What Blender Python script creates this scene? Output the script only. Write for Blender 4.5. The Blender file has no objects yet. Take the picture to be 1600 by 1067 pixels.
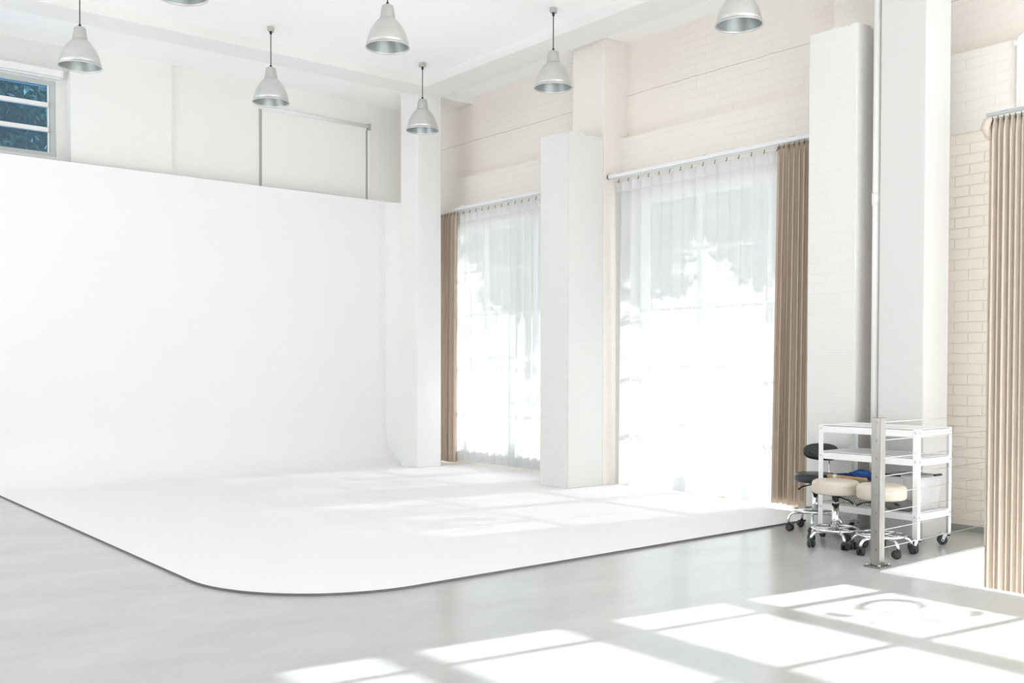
import bpy, bmesh, math, random
from mathutils import Vector, Matrix
random.seed(7)
PI = math.pi
scene = bpy.context.scene
COL = scene.collection

# ------------------------------------------------------------------ helpers
def node_mat(name, col=(.8, .8, .8), rough=.5, metal=0., spec=.5, bump=None, noise=None, coat=0.):
    m = bpy.data.materials.new(name); m.use_nodes = True
    nt = m.node_tree; b = nt.nodes['Principled BSDF']
    b.inputs['Base Color'].default_value = (*col, 1)
    b.inputs['Roughness'].default_value = rough
    b.inputs['Metallic'].default_value = metal
    b.inputs['Specular IOR Level'].default_value = spec
    b.inputs['Coat Weight'].default_value = coat
    geo = None
    if noise or bump:
        geo = nt.nodes.new('ShaderNodeTexCoord')
    if noise:                      # (scale, amount, stretch) colour wear
        sc, amt, st = noise
        mp = nt.nodes.new('ShaderNodeMapping'); mp.inputs['Scale'].default_value = st
        nt.links.new(geo.outputs['Object'], mp.inputs['Vector'])
        n = nt.nodes.new('ShaderNodeTexNoise'); n.inputs['Scale'].default_value = sc; n.inputs['Detail'].default_value = 6
        nt.links.new(mp.outputs['Vector'], n.inputs['Vector'])
        r = nt.nodes.new('ShaderNodeValToRGB')
        r.color_ramp.elements[0].position = .3; r.color_ramp.elements[1].position = .7
        r.color_ramp.elements[0].color = (*[c*(1-amt) for c in col], 1)
        r.color_ramp.elements[1].color = (*[min(1, c*(1+amt*.4)) for c in col], 1)
        nt.links.new(n.outputs['Fac'], r.inputs['Fac']); nt.links.new(r.outputs['Color'], b.inputs['Base Color'])
    if bump:                       # (scale, strength, distance)
        sc, stg, dist = bump
        n = nt.nodes.new('ShaderNodeTexNoise'); n.inputs['Scale'].default_value = sc; n.inputs['Detail'].default_value = 5
        nt.links.new(geo.outputs['Object'], n.inputs['Vector'])
        bp = nt.nodes.new('ShaderNodeBump'); bp.inputs['Strength'].default_value = stg; bp.inputs['Distance'].default_value = dist
        nt.links.new(n.outputs['Fac'], bp.inputs['Height']); nt.links.new(bp.outputs['Normal'], b.inputs['Normal'])
    return m

def brick_mat(name, col, strength, warp=.012, crack=None):
    """painted brickwork: courses in relief under the paint"""
    m = node_mat(name, col, .62, spec=.3)
    nt = m.node_tree; b = nt.nodes['Principled BSDF']
    g = nt.nodes.new('ShaderNodeNewGeometry')
    s = nt.nodes.new('ShaderNodeSeparateXYZ'); nt.links.new(g.outputs['Position'], s.inputs[0])
    a = nt.nodes.new('ShaderNodeMath'); a.operation = 'ADD'
    nt.links.new(s.outputs['X'], a.inputs[0]); nt.links.new(s.outputs['Y'], a.inputs[1])
    nz = nt.nodes.new('ShaderNodeTexNoise'); nz.inputs['Scale'].default_value = 3.5; nz.inputs['Detail'].default_value = 4
    nt.links.new(g.outputs['Position'], nz.inputs['Vector'])
    w = nt.nodes.new('ShaderNodeMath'); w.operation = 'MULTIPLY_ADD'
    w.inputs[1].default_value = warp*2; w.inputs[2].default_value = -warp
    nt.links.new(nz.outputs['Fac'], w.inputs[0])
    z2 = nt.nodes.new('ShaderNodeMath'); z2.operation = 'ADD'
    nt.links.new(s.outputs['Z'], z2.inputs[0]); nt.links.new(w.outputs[0], z2.inputs[1])
    c = nt.nodes.new('ShaderNodeCombineXYZ')
    nt.links.new(a.outputs[0], c.inputs['X']); nt.links.new(z2.outputs[0], c.inputs['Y'])
    br = nt.nodes.new('ShaderNodeTexBrick')
    br.inputs['Scale'].default_value = 1; br.inputs['Brick Width'].default_value = .24
    br.inputs['Row Height'].default_value = .086; br.inputs['Mortar Size'].default_value = .006
    br.inputs['Mortar Smooth'].default_value = .6
    nt.links.new(c.outputs[0], br.inputs['Vector'])
    n2 = nt.nodes.new('ShaderNodeTexNoise'); n2.inputs['Scale'].default_value = 18; n2.inputs['Detail'].default_value = 6
    nt.links.new(g.outputs['Position'], n2.inputs['Vector'])
    # relief height: brick faces high, mortar low, plus lumpy paint; patchy so that some joints are filled
    n3 = nt.nodes.new('ShaderNodeTexNoise'); n3.inputs['Scale'].default_value = 1.3; n3.inputs['Detail'].default_value = 3
    nt.links.new(g.outputs['Position'], n3.inputs['Vector'])
    pr_ = nt.nodes.new('ShaderNodeMapRange'); pr_.inputs['From Min'].default_value = .35; pr_.inputs['From Max'].default_value = .65
    pr_.inputs['To Min'].default_value = .35
    nt.links.new(n3.outputs['Fac'], pr_.inputs['Value'])
    mu = nt.nodes.new('ShaderNodeMath'); mu.operation = 'MULTIPLY'
    nt.links.new(br.outputs['Fac'], mu.inputs[0]); nt.links.new(pr_.outputs[0], mu.inputs[1])
    h = nt.nodes.new('ShaderNodeMath'); h.operation = 'MULTIPLY_ADD'; h.inputs[1].default_value = -1.0
    nt.links.new(mu.outputs[0], h.inputs[0])
    h2 = nt.nodes.new('ShaderNodeMath'); h2.operation = 'MULTIPLY'; h2.inputs[1].default_value = .5
    nt.links.new(n2.outputs['Fac'], h2.inputs[0]); nt.links.new(h2.outputs[0], h.inputs[2])
    bp = nt.nodes.new('ShaderNodeBump'); bp.inputs['Strength'].default_value = strength; bp.inputs['Distance'].default_value = .010
    nt.links.new(h.outputs[0], bp.inputs['Height']); nt.links.new(bp.outputs['Normal'], b.inputs['Normal'])
    if crack is not None:
        # one open mortar joint running the length of the wall
        d = nt.nodes.new('ShaderNodeMath'); d.operation = 'SUBTRACT'; d.inputs[1].default_value = crack
        nt.links.new(z2.outputs[0], d.inputs[0])
        ab = nt.nodes.new('ShaderNodeMath'); ab.operation = 'ABSOLUTE'; nt.links.new(d.outputs[0], ab.inputs[0])
        lt = nt.nodes.new('ShaderNodeMath'); lt.operation = 'LESS_THAN'; lt.inputs[1].default_value = .0045
        nt.links.new(ab.outputs[0], lt.inputs[0])
        mf = nt.nodes.new('ShaderNodeMath'); mf.operation = 'MULTIPLY'
        nt.links.new(lt.outputs[0], mf.inputs[0]); nt.links.new(n2.outputs['Fac'], mf.inputs[1])
        mx = nt.nodes.new('ShaderNodeMix'); mx.data_type = 'RGBA'
        mx.inputs['A'].default_value = (*col, 1); mx.inputs['B'].default_value = (.36, .31, .26, 1)
        nt.links.new(mf.outputs[0], mx.inputs['Factor']); nt.links.new(mx.outputs['Result'], b.inputs['Base Color'])
    return m

def glass_mat(name, tint=(1, 1, 1), refl=.06, rough=.02):
    m = bpy.data.materials.new(name); m.use_nodes = True
    nt = m.node_tree; nt.nodes.clear()
    o = nt.nodes.new('ShaderNodeOutputMaterial'); mx = nt.nodes.new('ShaderNodeMixShader')
    t = nt.nodes.new('ShaderNodeBsdfTransparent')
    g = nt.nodes.new('ShaderNodeBsdfGlossy')
    t.inputs['Color'].default_value = (*tint, 1); g.inputs['Roughness'].default_value = rough; g.inputs['Color'].default_value = (*[c**.6 for c in tint], 1)
    mx.inputs[0].default_value = refl
    nt.links.new(t.outputs[0], mx.inputs[1]); nt.links.new(g.outputs[0], mx.inputs[2]); nt.links.new(mx.outputs[0], o.inputs[0])
    return m

def sheer_mat(name, col, transp, transl):
    m = bpy.data.materials.new(name); m.use_nodes = True
    nt = m.node_tree; nt.nodes.clear()
    o = nt.nodes.new('ShaderNodeOutputMaterial')
    a = nt.nodes.new('ShaderNodeMixShader'); b = nt.nodes.new('ShaderNodeMixShader')
    tp = nt.nodes.new('ShaderNodeBsdfTransparent'); tl = nt.nodes.new('ShaderNodeBsdfTranslucent'); df = nt.nodes.new('ShaderNodeBsdfDiffuse')
    tl.inputs['Color'].default_value = (*col, 1); df.inputs['Color'].default_value = (*col, 1)
    b.inputs[0].default_value = transl
    nt.links.new(df.outputs[0], b.inputs[1]); nt.links.new(tl.outputs[0], b.inputs[2])
    a.inputs[0].default_value = transp
    nt.links.new(b.outputs[0], a.inputs[1]); nt.links.new(tp.outputs[0], a.inputs[2])
    nt.links.new(a.outputs[0], o.inputs[0])
    return m

def BM(): return bmesh.new()

def box(bm, x0, x1, y0, y1, z0, z1, bev=0., mi=0):
    vs = [bm.verts.new((x, y, z)) for x in (x0, x1) for y in (y0, y1) for z in (z0, z1)]
    fs = [bm.faces.new([vs[i] for i in q]) for q in ((0, 1, 3, 2), (4, 6, 7, 5), (0, 4, 5, 1), (2, 3, 7, 6), (0, 2, 6, 4), (1, 5, 7, 3))]
    for f in fs: f.material_index = mi
    if bev > 0:
        es = list({e for f in fs for e in f.edges})
        bmesh.ops.bevel(bm, geom=es, offset=bev, segments=2, affect='EDGES', profile=.5)
    return fs

def lathe(bm, prof, c=(0, 0, 0), seg=32, closed=False):
    rings = []
    for r, z in prof:
        if r < 1e-6: rings.append([bm.verts.new((c[0], c[1], c[2]+z))])
        else: rings.append([bm.verts.new((c[0]+r*math.cos(2*PI*i/seg), c[1]+r*math.sin(2*PI*i/seg), c[2]+z)) for i in range(seg)])
    for a, b in zip(rings, rings[1:]):
        for i in range(seg):
            j = (i+1) % seg
            if len(a) == 1 and len(b) == 1: continue
            if len(a) == 1: f = bm.faces.new((a[0], b[j], b[i]))
            elif len(b) == 1: f = bm.faces.new((a[i], a[j], b[0]))
            else: f = bm.faces.new((a[i], a[j], b[j], b[i]))
            f.smooth = True

def tube(bm, pts, r, seg=10, closed=False, caps=True):
    pts = [Vector(p) for p in pts]; n = len(pts)
    rad = r if isinstance(r, (list, tuple)) else [r]*n
    rings = []; up = None
    for i, p in enumerate(pts):
        if closed: t = (pts[(i+1) % n]-pts[i-1]).normalized()
        else: t = (pts[min(i+1, n-1)]-pts[max(i-1, 0)]).normalized()
        if up is None:
            up = Vector((0, 0, 1)) if abs(t.z) < .9 else Vector((1, 0, 0))
        s = t.cross(up)
        if s.length < 1e-4: s = t.cross(Vector((0, 1, 0)))
        s.normalize(); u = s.cross(t).normalized(); up = u
        rings.append([bm.verts.new(p+(s*math.cos(2*PI*k/seg)+u*math.sin(2*PI*k/seg))*rad[i]) for k in range(seg)])
    rng = range(n) if closed else range(n-1)
    for i in rng:
        a, b = rings[i], rings[(i+1) % n]
        for k in range(seg):
            f = bm.faces.new((a[k], a[(k+1) % seg], b[(k+1) % seg], b[k])); f.smooth = True
    if caps and not closed:
        bm.faces.new(rings[0][::-1]); bm.faces.new(rings[-1])

def cyl(bm, p, q, r, seg=16): tube(bm, [p, q], r, seg)

def mobj(name, bm, mat, parent=None, loc=None, smooth_angle=None):
    bmesh.ops.recalc_face_normals(bm, faces=bm.faces[:])
    me = bpy.data.meshes.new(name); bm.to_mesh(me); bm.free()
    for m in (mat if isinstance(mat, (list, tuple)) else [mat]): me.materials.append(m)
    o = bpy.data.objects.new(name, me); COL.objects.link(o)
    if parent is not None: o.parent = parent
    if loc is not None: o.location = loc
    return o

def tag(o, label, cat, group=None, kind=None):
    o['label'] = label; o['category'] = cat
    if group: o['group'] = group
    if kind: o['kind'] = kind
    return o

def thing(name, label, cat, loc=(0, 0, 0), rz=0., group=None):
    o = bpy.data.objects.new(name, None); COL.objects.link(o)
    o.empty_display_size = .1
    o.location = loc; o.rotation_euler = (0, 0, rz)
    return tag(o, label, cat, group)

def struct(name, bm, mat, label=None, cat=None, parent=None):
    o = mobj(name, bm, mat, parent)
    if parent is None:
        o['kind'] = 'structure'
        if label: o['label'] = label; o['category'] = cat
    return o

def dup(root, loc, rz=0., label=None):
    r = root.copy(); COL.objects.link(r); r.location = loc; r.rotation_euler = (0, 0, rz)
    if label: r['label'] = label
    def rec(src, dst):
        for ch in list(src.children):
            c = ch.copy(); COL.objects.link(c); c.parent = dst; rec(ch, c)
    rec(root, r)
    return r

# ------------------------------------------------------------------ materials
CREAM = (.80, .765, .715)
M = {}
M['wall'] = node_mat('painted_plaster', (.85, .84, .815), .7, spec=.25, bump=(9, .12, .004))
M['brick'] = brick_mat('painted_brick', (.83, .795, .75), .42)
M['brick_upper'] = brick_mat('painted_brick_upper', (.85, .80, .745), .38, .02, crack=4.43)
M['brick_pier'] = brick_mat('painted_brick_tall_pier', (.84, .795, .745), .30, .02)
M['brick_bold'] = brick_mat('painted_brick_bold', (.92, .85, .775), .8, .003)
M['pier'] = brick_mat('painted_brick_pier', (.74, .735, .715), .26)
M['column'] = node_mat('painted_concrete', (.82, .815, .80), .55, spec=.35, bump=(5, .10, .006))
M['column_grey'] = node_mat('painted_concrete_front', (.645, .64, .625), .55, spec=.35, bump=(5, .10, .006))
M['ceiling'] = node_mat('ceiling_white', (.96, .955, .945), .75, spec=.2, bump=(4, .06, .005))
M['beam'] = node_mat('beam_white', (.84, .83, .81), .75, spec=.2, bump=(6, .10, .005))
M['cyc'] = node_mat('cyc_paint', (.875, .875, .878), .6, spec=.3, bump=(3, .04, .003))
M['cyc_edge'] = node_mat('cyc_edge', (.16, .16, .155), .6)
M['riser'] = node_mat('riser_white', (.88, .88, .88), .5)
M['beige'] = node_mat('linen_beige', (.56, .46, .37), .9, spec=.1, bump=(160, .15, .001), noise=(60, .08, (1, 1, .15)))
M['beige_grey'] = node_mat('linen_taupe', (.66, .575, .49), .9, spec=.1, bump=(160, .15, .001), noise=(60, .08, (1, 1, .15)))
M['sheer'] = sheer_mat('sheer_voile', (.69, .70, .71), .10, .34)
M['sheer_hem'] = sheer_mat('sheer_header', (.75, .755, .76), .03, .20)
M['white_metal'] = node_mat('white_powder_coat', (.84, .845, .84), .38)
M['rail'] = node_mat('rail_white', (.78, .79, .79), .35)
M['alu'] = node_mat('spun_aluminium', (.66, .66, .645), .48, metal=.8, noise=(7, .06, (1, 1, 3)))
M['alu_in'] = node_mat('shade_inside', (.42, .45, .445), .38, metal=.6)
M['neck'] = node_mat('cast_neck', (.50, .50, .48), .5, metal=.35)
M['black'] = node_mat('black_plastic', (.012, .013, .014), .38)
M['vinyl_black'] = node_mat('black_vinyl', (.018, .022, .024), .32)
M['vinyl_cream'] = node_mat('cream_vinyl', (.65, .58, .49), .45, bump=(40, .06, .002))
M['chrome'] = node_mat('chrome', (.86, .87, .87), .09, metal=1.)
M['steel'] = node_mat('stainless', (.25, .24, .22), .24, metal=.9, noise=(30, .2, (1, 1, .1)))
M['cable'] = node_mat('steel_cable', (.62, .61, .59), .35, metal=.9)
M['rubber'] = node_mat('caster_rubber', (.022, .023, .024), .5)
M['zinc'] = node_mat('zinc', (.52, .55, .55), .35, metal=.8)
M['frame_grey'] = node_mat('window_frame_grey', (.50, .53, .52), .45)
M['frame_white'] = node_mat('window_frame_white', (.80, .80, .79), .45)
M['blind'] = node_mat('roller_blind_fabric', (.85, .845, .82), .85, spec=.1)
M['blind_grey'] = node_mat('blind_channel', (.42, .42, .40), .5)
M['glass'] = glass_mat('clear_glass', (.96, .98, .98), .05)
M['glass_blue'] = glass_mat('blue_glass', (.34, .56, .74), .13, .2)
M['decal'] = glass_mat('decal_film', (.20, .20, .20), .02, .4)
M['leaf'] = node_mat('leaves', (.055, .115, .05), .55, noise=(2.5, .6, (1, 1, 1)))
M['leaf_light'] = node_mat('leaves_light', (.34, .42, .24), .55, noise=(2.5, .4, (1, 1, 1)))
M['bark'] = node_mat('bark', (.12, .09, .06), .9)
M['ground'] = node_mat('outside_paving', (.70, .69, .67), .8)
M['wood'] = node_mat('bare_wood', (.50, .32, .15), .5, noise=(14, .35, (1, 1, 6)))
M['blue'] = node_mat('blue_cloth', (.03, .11, .38), .85, bump=(60, .3, .003), noise=(25, .5, (1, 1, 1)))
M['navy'] = node_mat('navy_cloth', (.02, .04, .16), .85)
M['pouch'] = node_mat('grey_pouch', (.20, .205, .20), .6)
M['vent'] = node_mat('cream_plastic', (.66, .60, .48), .5)
M['cotton'] = node_mat('white_cotton', (.75, .72, .68), .9)

# translucent storage-box plastic
def box_plastic():
    m = bpy.data.materials.new('frosted_plastic'); m.use_nodes = True
    nt = m.node_tree; nt.nodes.clear()
    o = nt.nodes.new('ShaderNodeOutputMaterial'); a = nt.nodes.new('ShaderNodeMixShader'); b = nt.nodes.new('ShaderNodeMixShader'); c = nt.nodes.new('ShaderNodeMixShader')
    tp = nt.nodes.new('ShaderNodeBsdfTransparent'); tl = nt.nodes.new('ShaderNodeBsdfTranslucent'); df = nt.nodes.new('ShaderNodeBsdfDiffuse'); gl = nt.nodes.new('ShaderNodeBsdfGlossy')
    for n in (tl, df): n.inputs['Color'].default_value = (.90, .90, .90, 1)
    gl.inputs['Roughness'].default_value = .25
    b.inputs[0].default_value = .5; nt.links.new(df.outputs[0], b.inputs[1]); nt.links.new(tl.outputs[0], b.inputs[2])
    a.inputs[0].default_value = .10; nt.links.new(b.outputs[0], a.inputs[1]); nt.links.new(tp.outputs[0], a.inputs[2])
    c.inputs[0].default_value = .07; nt.links.new(a.outputs[0], c.inputs[1]); nt.links.new(gl.outputs[0], c.inputs[2])
    nt.links.new(c.outputs[0], o.inputs[0])
    return m
M['plastic'] = box_plastic()

# woven basket
def basket_mat():
    m = node_mat('woven_rope', (.60, .58, .54), .85)
    nt = m.node_tree; b = nt.nodes['Principled BSDF']
    g = nt.nodes.new('ShaderNodeNewGeometry'); s = nt.nodes.new('ShaderNodeSeparateXYZ'); nt.links.new(g.outputs['Position'], s.inputs[0])
    a = nt.nodes.new('ShaderNodeMath'); a.operation = 'ADD'; nt.links.new(s.outputs['X'], a.inputs[0]); nt.links.new(s.outputs['Y'], a.inputs[1])
    c = nt.nodes.new('ShaderNodeCombineXYZ'); nt.links.new(a.outputs[0], c.inputs['X']); nt.links.new(s.outputs['Z'], c.inputs['Y'])
    br = nt.nodes.new('ShaderNodeTexBrick'); br.inputs['Scale'].default_value = 1
    br.inputs['Brick Width'].default_value = .018; br.inputs['Row Height'].default_value = .014; br.inputs['Mortar Size'].default_value = .003
    br.inputs['Color1'].default_value = (.68, .66, .62, 1); br.inputs['Color2'].default_value = (.52, .50, .46, 1); br.inputs['Mortar'].default_value = (.16, .15, .13, 1)
    nt.links.new(c.outputs[0], br.inputs['Vector']); nt.links.new(br.outputs['Color'], b.inputs['Base Color'])
    return m
M['basket'] = basket_mat()

# glossy grey floor coating
def floor_mat():
    m = bpy.data.materials.new('grey_floor_coating'); m.use_nodes = True
    nt = m.node_tree; b = nt.nodes['Principled BSDF']
    tc = nt.nodes.new('ShaderNodeTexCoord')
    mp = nt.nodes.new('ShaderNodeMapping'); mp.inputs['Scale'].default_value = (1, 2.2, 1); mp.inputs['Rotation'].default_value = (0, 0, .6)
    nt.links.new(tc.outputs['Object'], mp.inputs['Vector'])
    n = nt.nodes.new('ShaderNodeTexNoise'); n.inputs['Scale'].default_value = 1.1; n.inputs['Detail'].default_value = 8; n.inputs['Roughness'].default_value = .6
    nt.links.new(mp.outputs[0], n.inputs['Vector'])
    r = nt.nodes.new('ShaderNodeValToRGB')
    r.color_ramp.elements[0].position = .3; r.color_ramp.elements[1].position = .72
    r.color_ramp.elements[0].color = (.46, .472, .462, 1); r.color_ramp.elements[1].color = (.53, .54, .53, 1)
    nt.links.new(n.outputs['Fac'], r.inputs['Fac']); nt.links.new(r.outputs['Color'], b.inputs['Base Color'])
    n2 = nt.nodes.new('ShaderNodeTexNoise'); n2.inputs['Scale'].default_value = 6; n2.inputs['Detail'].default_value = 6
    nt.links.new(mp.outputs[0], n2.inputs['Vector'])
    mr = nt.nodes.new('ShaderNodeMapRange'); mr.inputs['To Min'].default_value = .17; mr.inputs['To Max'].default_value = .27
    nt.links.new(n2.outputs['Fac'], mr.inputs['Value']); nt.links.new(mr.outputs[0], b.inputs['Roughness'])
    b.inputs['Specular IOR Level'].default_value = .6
    bp = nt.nodes.new('ShaderNodeBump'); bp.inputs['Strength'].default_value = .05; bp.inputs['Distance'].default_value = .002
    nt.links.new(n2.outputs['Fac'], bp.inputs['Height']); nt.links.new(bp.outputs['Normal'], b.inputs['Normal'])
    return m
M['floor'] = floor_mat()

# ------------------------------------------------------------------ setting
ZC = 5.02
XL, YB = -3.0, -2.6            # how far the studio floor and ceiling run behind the camera
bm = BM()
box(bm, XL, 6.0, YB, 3.43, -.3, 0)
box(bm, XL, 8.03, 3.43, 12.3, -.3, 0)
struct('floor', bm, M['floor'], 'glossy grey coated studio floor', 'floor')
bm = BM(); box(bm, 6.0, 6.02, YB, 3.41, -1.1, -.002); struct('trim_1', bm, M['riser'])
bm = BM(); box(bm, 6.0, 8.03, 3.41, 3.43, -1.1, -.004); struct('trim_2', bm, M['riser'])
bm = BM(); box(bm, 6.02, 8.03, YB, 3.41, -1.2, -1.1); struct('floor_sunken', bm, M['riser'])
# white painted lip along the stair opening
bm = BM(); box(bm, 5.965, 6.022, YB, 3.445, -.001, .006); box(bm, 6.022, 7.5, 3.409, 3.445, -.001, .006); struct('trim_3', bm, M['riser'])

bm = BM(); box(bm, XL, 8.5, YB, 12.5, ZC, ZC+.3); struct('ceiling', bm, M['ceiling'])
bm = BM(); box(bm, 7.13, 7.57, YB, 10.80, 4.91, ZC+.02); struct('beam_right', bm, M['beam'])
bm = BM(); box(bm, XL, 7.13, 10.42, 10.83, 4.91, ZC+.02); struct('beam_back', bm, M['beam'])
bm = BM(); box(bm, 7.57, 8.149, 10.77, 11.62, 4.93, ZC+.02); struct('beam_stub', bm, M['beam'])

bm = BM(); box(bm, XL-.2, XL, YB, 7.0, 0, ZC); box(bm, XL-.2, XL, 7.0, 12.4, 3.3, ZC); struct('wall_left_unseen', bm, M['wall'], 'unseen white left wall shaped to hold back side daylight', 'wall')  # unseen wall, shaped to cut the sky light reaching columns and buttresses
bm = BM(); box(bm, XL-.2, 8.42, YB-.2, YB, 3.2, ZC); box(bm, XL-.2, XL+.5, YB-.2, YB, 0, 3.2); struct('wall_front_unseen', bm, M['wall'], 'unseen white wall added over the open front to hold back high daylight', 'wall')  # unseen header, added to keep level daylight off the beam sides
# back wall in three planes: recessed window bay, two plaster panels
bm = BM()
WX0, WX1, WZ0, WZ1 = .6, 3.135, 3.74, 4.60        # high louvre window opening
box(bm, XL, WX0, 12.08, 12.4, 0, ZC); box(bm, WX0, WX1, 12.08, 12.4, 0, WZ0); box(bm, WX0, WX1, 12.08, 12.4, WZ1, ZC); box(bm, WX1, 3.26, 12.08, 12.4, 0, ZC)
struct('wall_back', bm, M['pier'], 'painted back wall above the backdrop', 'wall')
bm = BM(); box(bm, 3.26, 4.425, 11.95, 12.4, 0, ZC); struct('wall_back_panel', bm, M['wall'])
bm = BM(); box(bm, 4.425, 8.4, 11.985, 12.4, 0, ZC); struct('wall_back_bay', bm, M['wall'])

# window wall: thick lower wall with openings, thinner upper wall set back over a ledge
LX0, LX1, LZ = 8.03, 8.42, 3.925
WIN_B = (5.10, 7.75, .08, 3.25)
WIN_A = (8.55, 11.60, .26, 3.25)
bm = BM()
box(bm, LX0, LX1, 3.05, 5.10, -1.2, LZ)
box(bm, LX0, LX1, 7.75, 8.55, -.3, LZ); box(bm, LX0, LX1, 11.60, 12.4, -.3, LZ)
for (a, b, z0, z1) in (WIN_A, WIN_B):
    box(bm, LX0, LX1, a, b, -.3, z0); box(bm, LX0, LX1, a, b, z1, LZ)
struct('wall_right', bm, M['brick'], 'painted brick wall with tall curtained windows', 'wall')
bm = BM(); box(bm, 8.149, 8.42, YB, 12.4, LZ, ZC); struct('wall_right_upper', bm, M['brick_upper'])
# bold brick face beside the round column, below the projecting course
bm = BM(); box(bm, 8.012, 8.03, 3.05, 4.48, 0, 3.27); struct('wall_right_facing', bm, M['brick_bold'])
bm = BM(); box(bm, 7.985, 8.03, 3.05, 4.48, 3.27, LZ); struct('wall_right_course', bm, M['brick'])
bm = BM(); box(bm, 7.99, 8.012, 3.44, 4.48, 0, .05); struct('baseboard_right', bm, node_mat('baseboard_grey', (.36, .36, .34), .5))

# sunlit steel window beside the stair, its panes set the light patches on the floor
SW_COLS = [(2.705, 2.955), (1.90, 2.655), (1.13, 1.86), (.36, 1.09)]
SW_ROWS = [(1.31, 1.73), (1.815, 2.20), (2.355, 2.76), (2.857, 3.20)]
SW_LOW = [(-.42, .02), (.07, .49), (.55, .99)]       # unseen lower panes, added to brighten the stair opening
bm = BM()
box(bm, 8.03, 8.42, 2.975, 3.05, -1.2, LZ); box(bm, 8.03, 8.42, .0, .30, -1.2, LZ); box(bm, 8.03, 8.42, YB, -2.5, -1.2, LZ)
box(bm, 8.03, 8.42, -2.5, .0, 3.24, LZ); box(bm, 8.03, 8.42, -2.5, .0, -1.2, -.46)
box(bm, 8.03, 8.42, .30, 2.975, -1.2, -.46); box(bm, 8.03, 8.42, .30, 2.975, 1.03, 1.27); box(bm, 8.03, 8.42, .30, 2.975, 3.24, LZ)
for o in [struct('wall_right_stair', bm, M['brick'])]: pass
bm = BM()
ys = [.30]+[v for c in SW_COLS[::-1] for v in c]+[2.975]
for a, b in zip(ys[0::2], ys[1::2]): box(bm, 8.075, 8.125, a, b, 1.27, 3.24)
zs = [1.27]+[v for c in SW_ROWS for v in c]+[3.24]
for a, b in zip(zs[0::2], zs[1::2]): box(bm, 8.08, 8.12, .30, 2.975, a, b)
for a, b in zip(ys[0::2], ys[1::2]): box(bm, 8.075, 8.125, a, b, -.46, 1.03)
zs = [-.46]+[v for c in SW_LOW for v in c]+[1.03]
for a, b in zip(zs[0::2], zs[1::2]): box(bm, 8.08, 8.12, .30, 2.975, a, b)
w4 = struct('window_4', bm, M['frame_white'])
for (a, b) in SW_COLS:
    for (c, d) in SW_ROWS+SW_LOW:
        bm = BM(); box(bm, 8.098, 8.102, a, b, c, d); mobj('pane', bm, M['glass'], w4)
# film decal on one pane: a curved emblem with small strokes, seen in the shadow it throws
def ribbon(bm, pts, w):
    pts = [Vector((8.0955, y, z)) for y, z in pts]
    L = []
    for i, p in enumerate(pts):
        t = (pts[min(i+1, len(pts)-1)]-pts[max(i-1, 0)]).normalized(); s = Vector((0, -t.z, t.y))
        k = w*(.45+.55*math.sin(PI*(i+.5)/len(pts)))
        L.append((bm.verts.new(p+s*k), bm.verts.new(p-s*k)))
    for a, b in zip(L, L[1:]): bm.faces.new((a[0], b[0], b[1], a[1]))
bm = BM()
ribbon(bm, [(2.43, 1.56), (2.475, 1.567), (2.52, 1.525), (2.55, 1.475), (2.548, 1.43), (2.515, 1.397), (2.47, 1.378), (2.405, 1.372), (2.339, 1.394), (2.299, 1.436)], .021)
ribbon(bm, [(2.498, 1.676), (2.46, 1.68), (2.41, 1.676), (2.378, 1.658)], .022)
ribbon(bm, [(2.115, 1.345), (2.075, 1.36), (2.055, 1.38), (2.05, 1.405)], .022)
for pts in ([(2.361, 1.555), (2.322, 1.538)], [(2.24, 1.50), (2.246, 1.467), (2.224, 1.42)], [(2.152, 1.557), (2.061, 1.512)], [(2.064, 1.605), (2.044, 1.525)], [(2.225, 1.691), (2.228, 1.655)]):
    ribbon(bm, pts, .009)
ex = bmesh.ops.extrude_face_region(bm, geom=bm.faces[:])
bmesh.ops.translate(bm, vec=(.001, 0, 0), verts=[v for v in ex['geom'] if isinstance(v, bmesh.types.BMVert)])
mobj('emblem_film', bm, M['decal'], w4)

# unseen window bay behind the camera's right shoulder, added for bounced sunlight
bm = BM()
for k in range(5):
    y = -2.5+2.46*k/4; box(bm, 8.075, 8.125, y, y+.04, -.46, 3.24)
for z in (-.46, .02, .49, 1.0, 1.73, 2.2, 2.76, 3.2): box(bm, 8.08, 8.12, -2.5, .0, z, z+.04)
w5 = struct('window_added', bm, M['frame_white'])
bm = BM(); box(bm, 8.098, 8.102, -2.48, -.02, -.44, 3.22); mobj('pane', bm, M['glass'], w5)

# curtained windows
def big_window(name, a, b, z0, z1, cols, rows):
    bm = BM()
    for y in (a, b-.06): box(bm, 8.20, 8.26, y, y+.06, z0, z1)
    for z in (z0, z1-.06): box(bm, 8.20, 8.26, a+.06, b-.06, z, z+.06)
    for i in range(1, cols):
        y = a+(b-a)*i/cols; box(bm, 8.203, 8.257, y-.014, y+.014, z0+.06, z1-.06)
    for j in range(1, rows):
        z = z0+(z1-z0)*j/rows; box(bm, 8.206, 8.254, a+.06, b-.06, z-.015, z+.015)
    w = struct(name, bm, M['frame_white'])
    for i in range(cols):
        for j in range(rows):
            y0 = a+(b-a)*i/cols; y1 = a+(b-a)*(i+1)/cols; c0 = z0+(z1-z0)*j/rows; c1 = z0+(z1-z0)*(j+1)/rows
            bm = BM(); box(bm, 8.228, 8.232, y0+.016, y1-.016, c0+.017, c1-.017); mobj('pane', bm, M['glass'], w)
big_window('window_2', *WIN_A, 3, 5)
big_window('window_3', *WIN_B, 3, 5)

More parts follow.
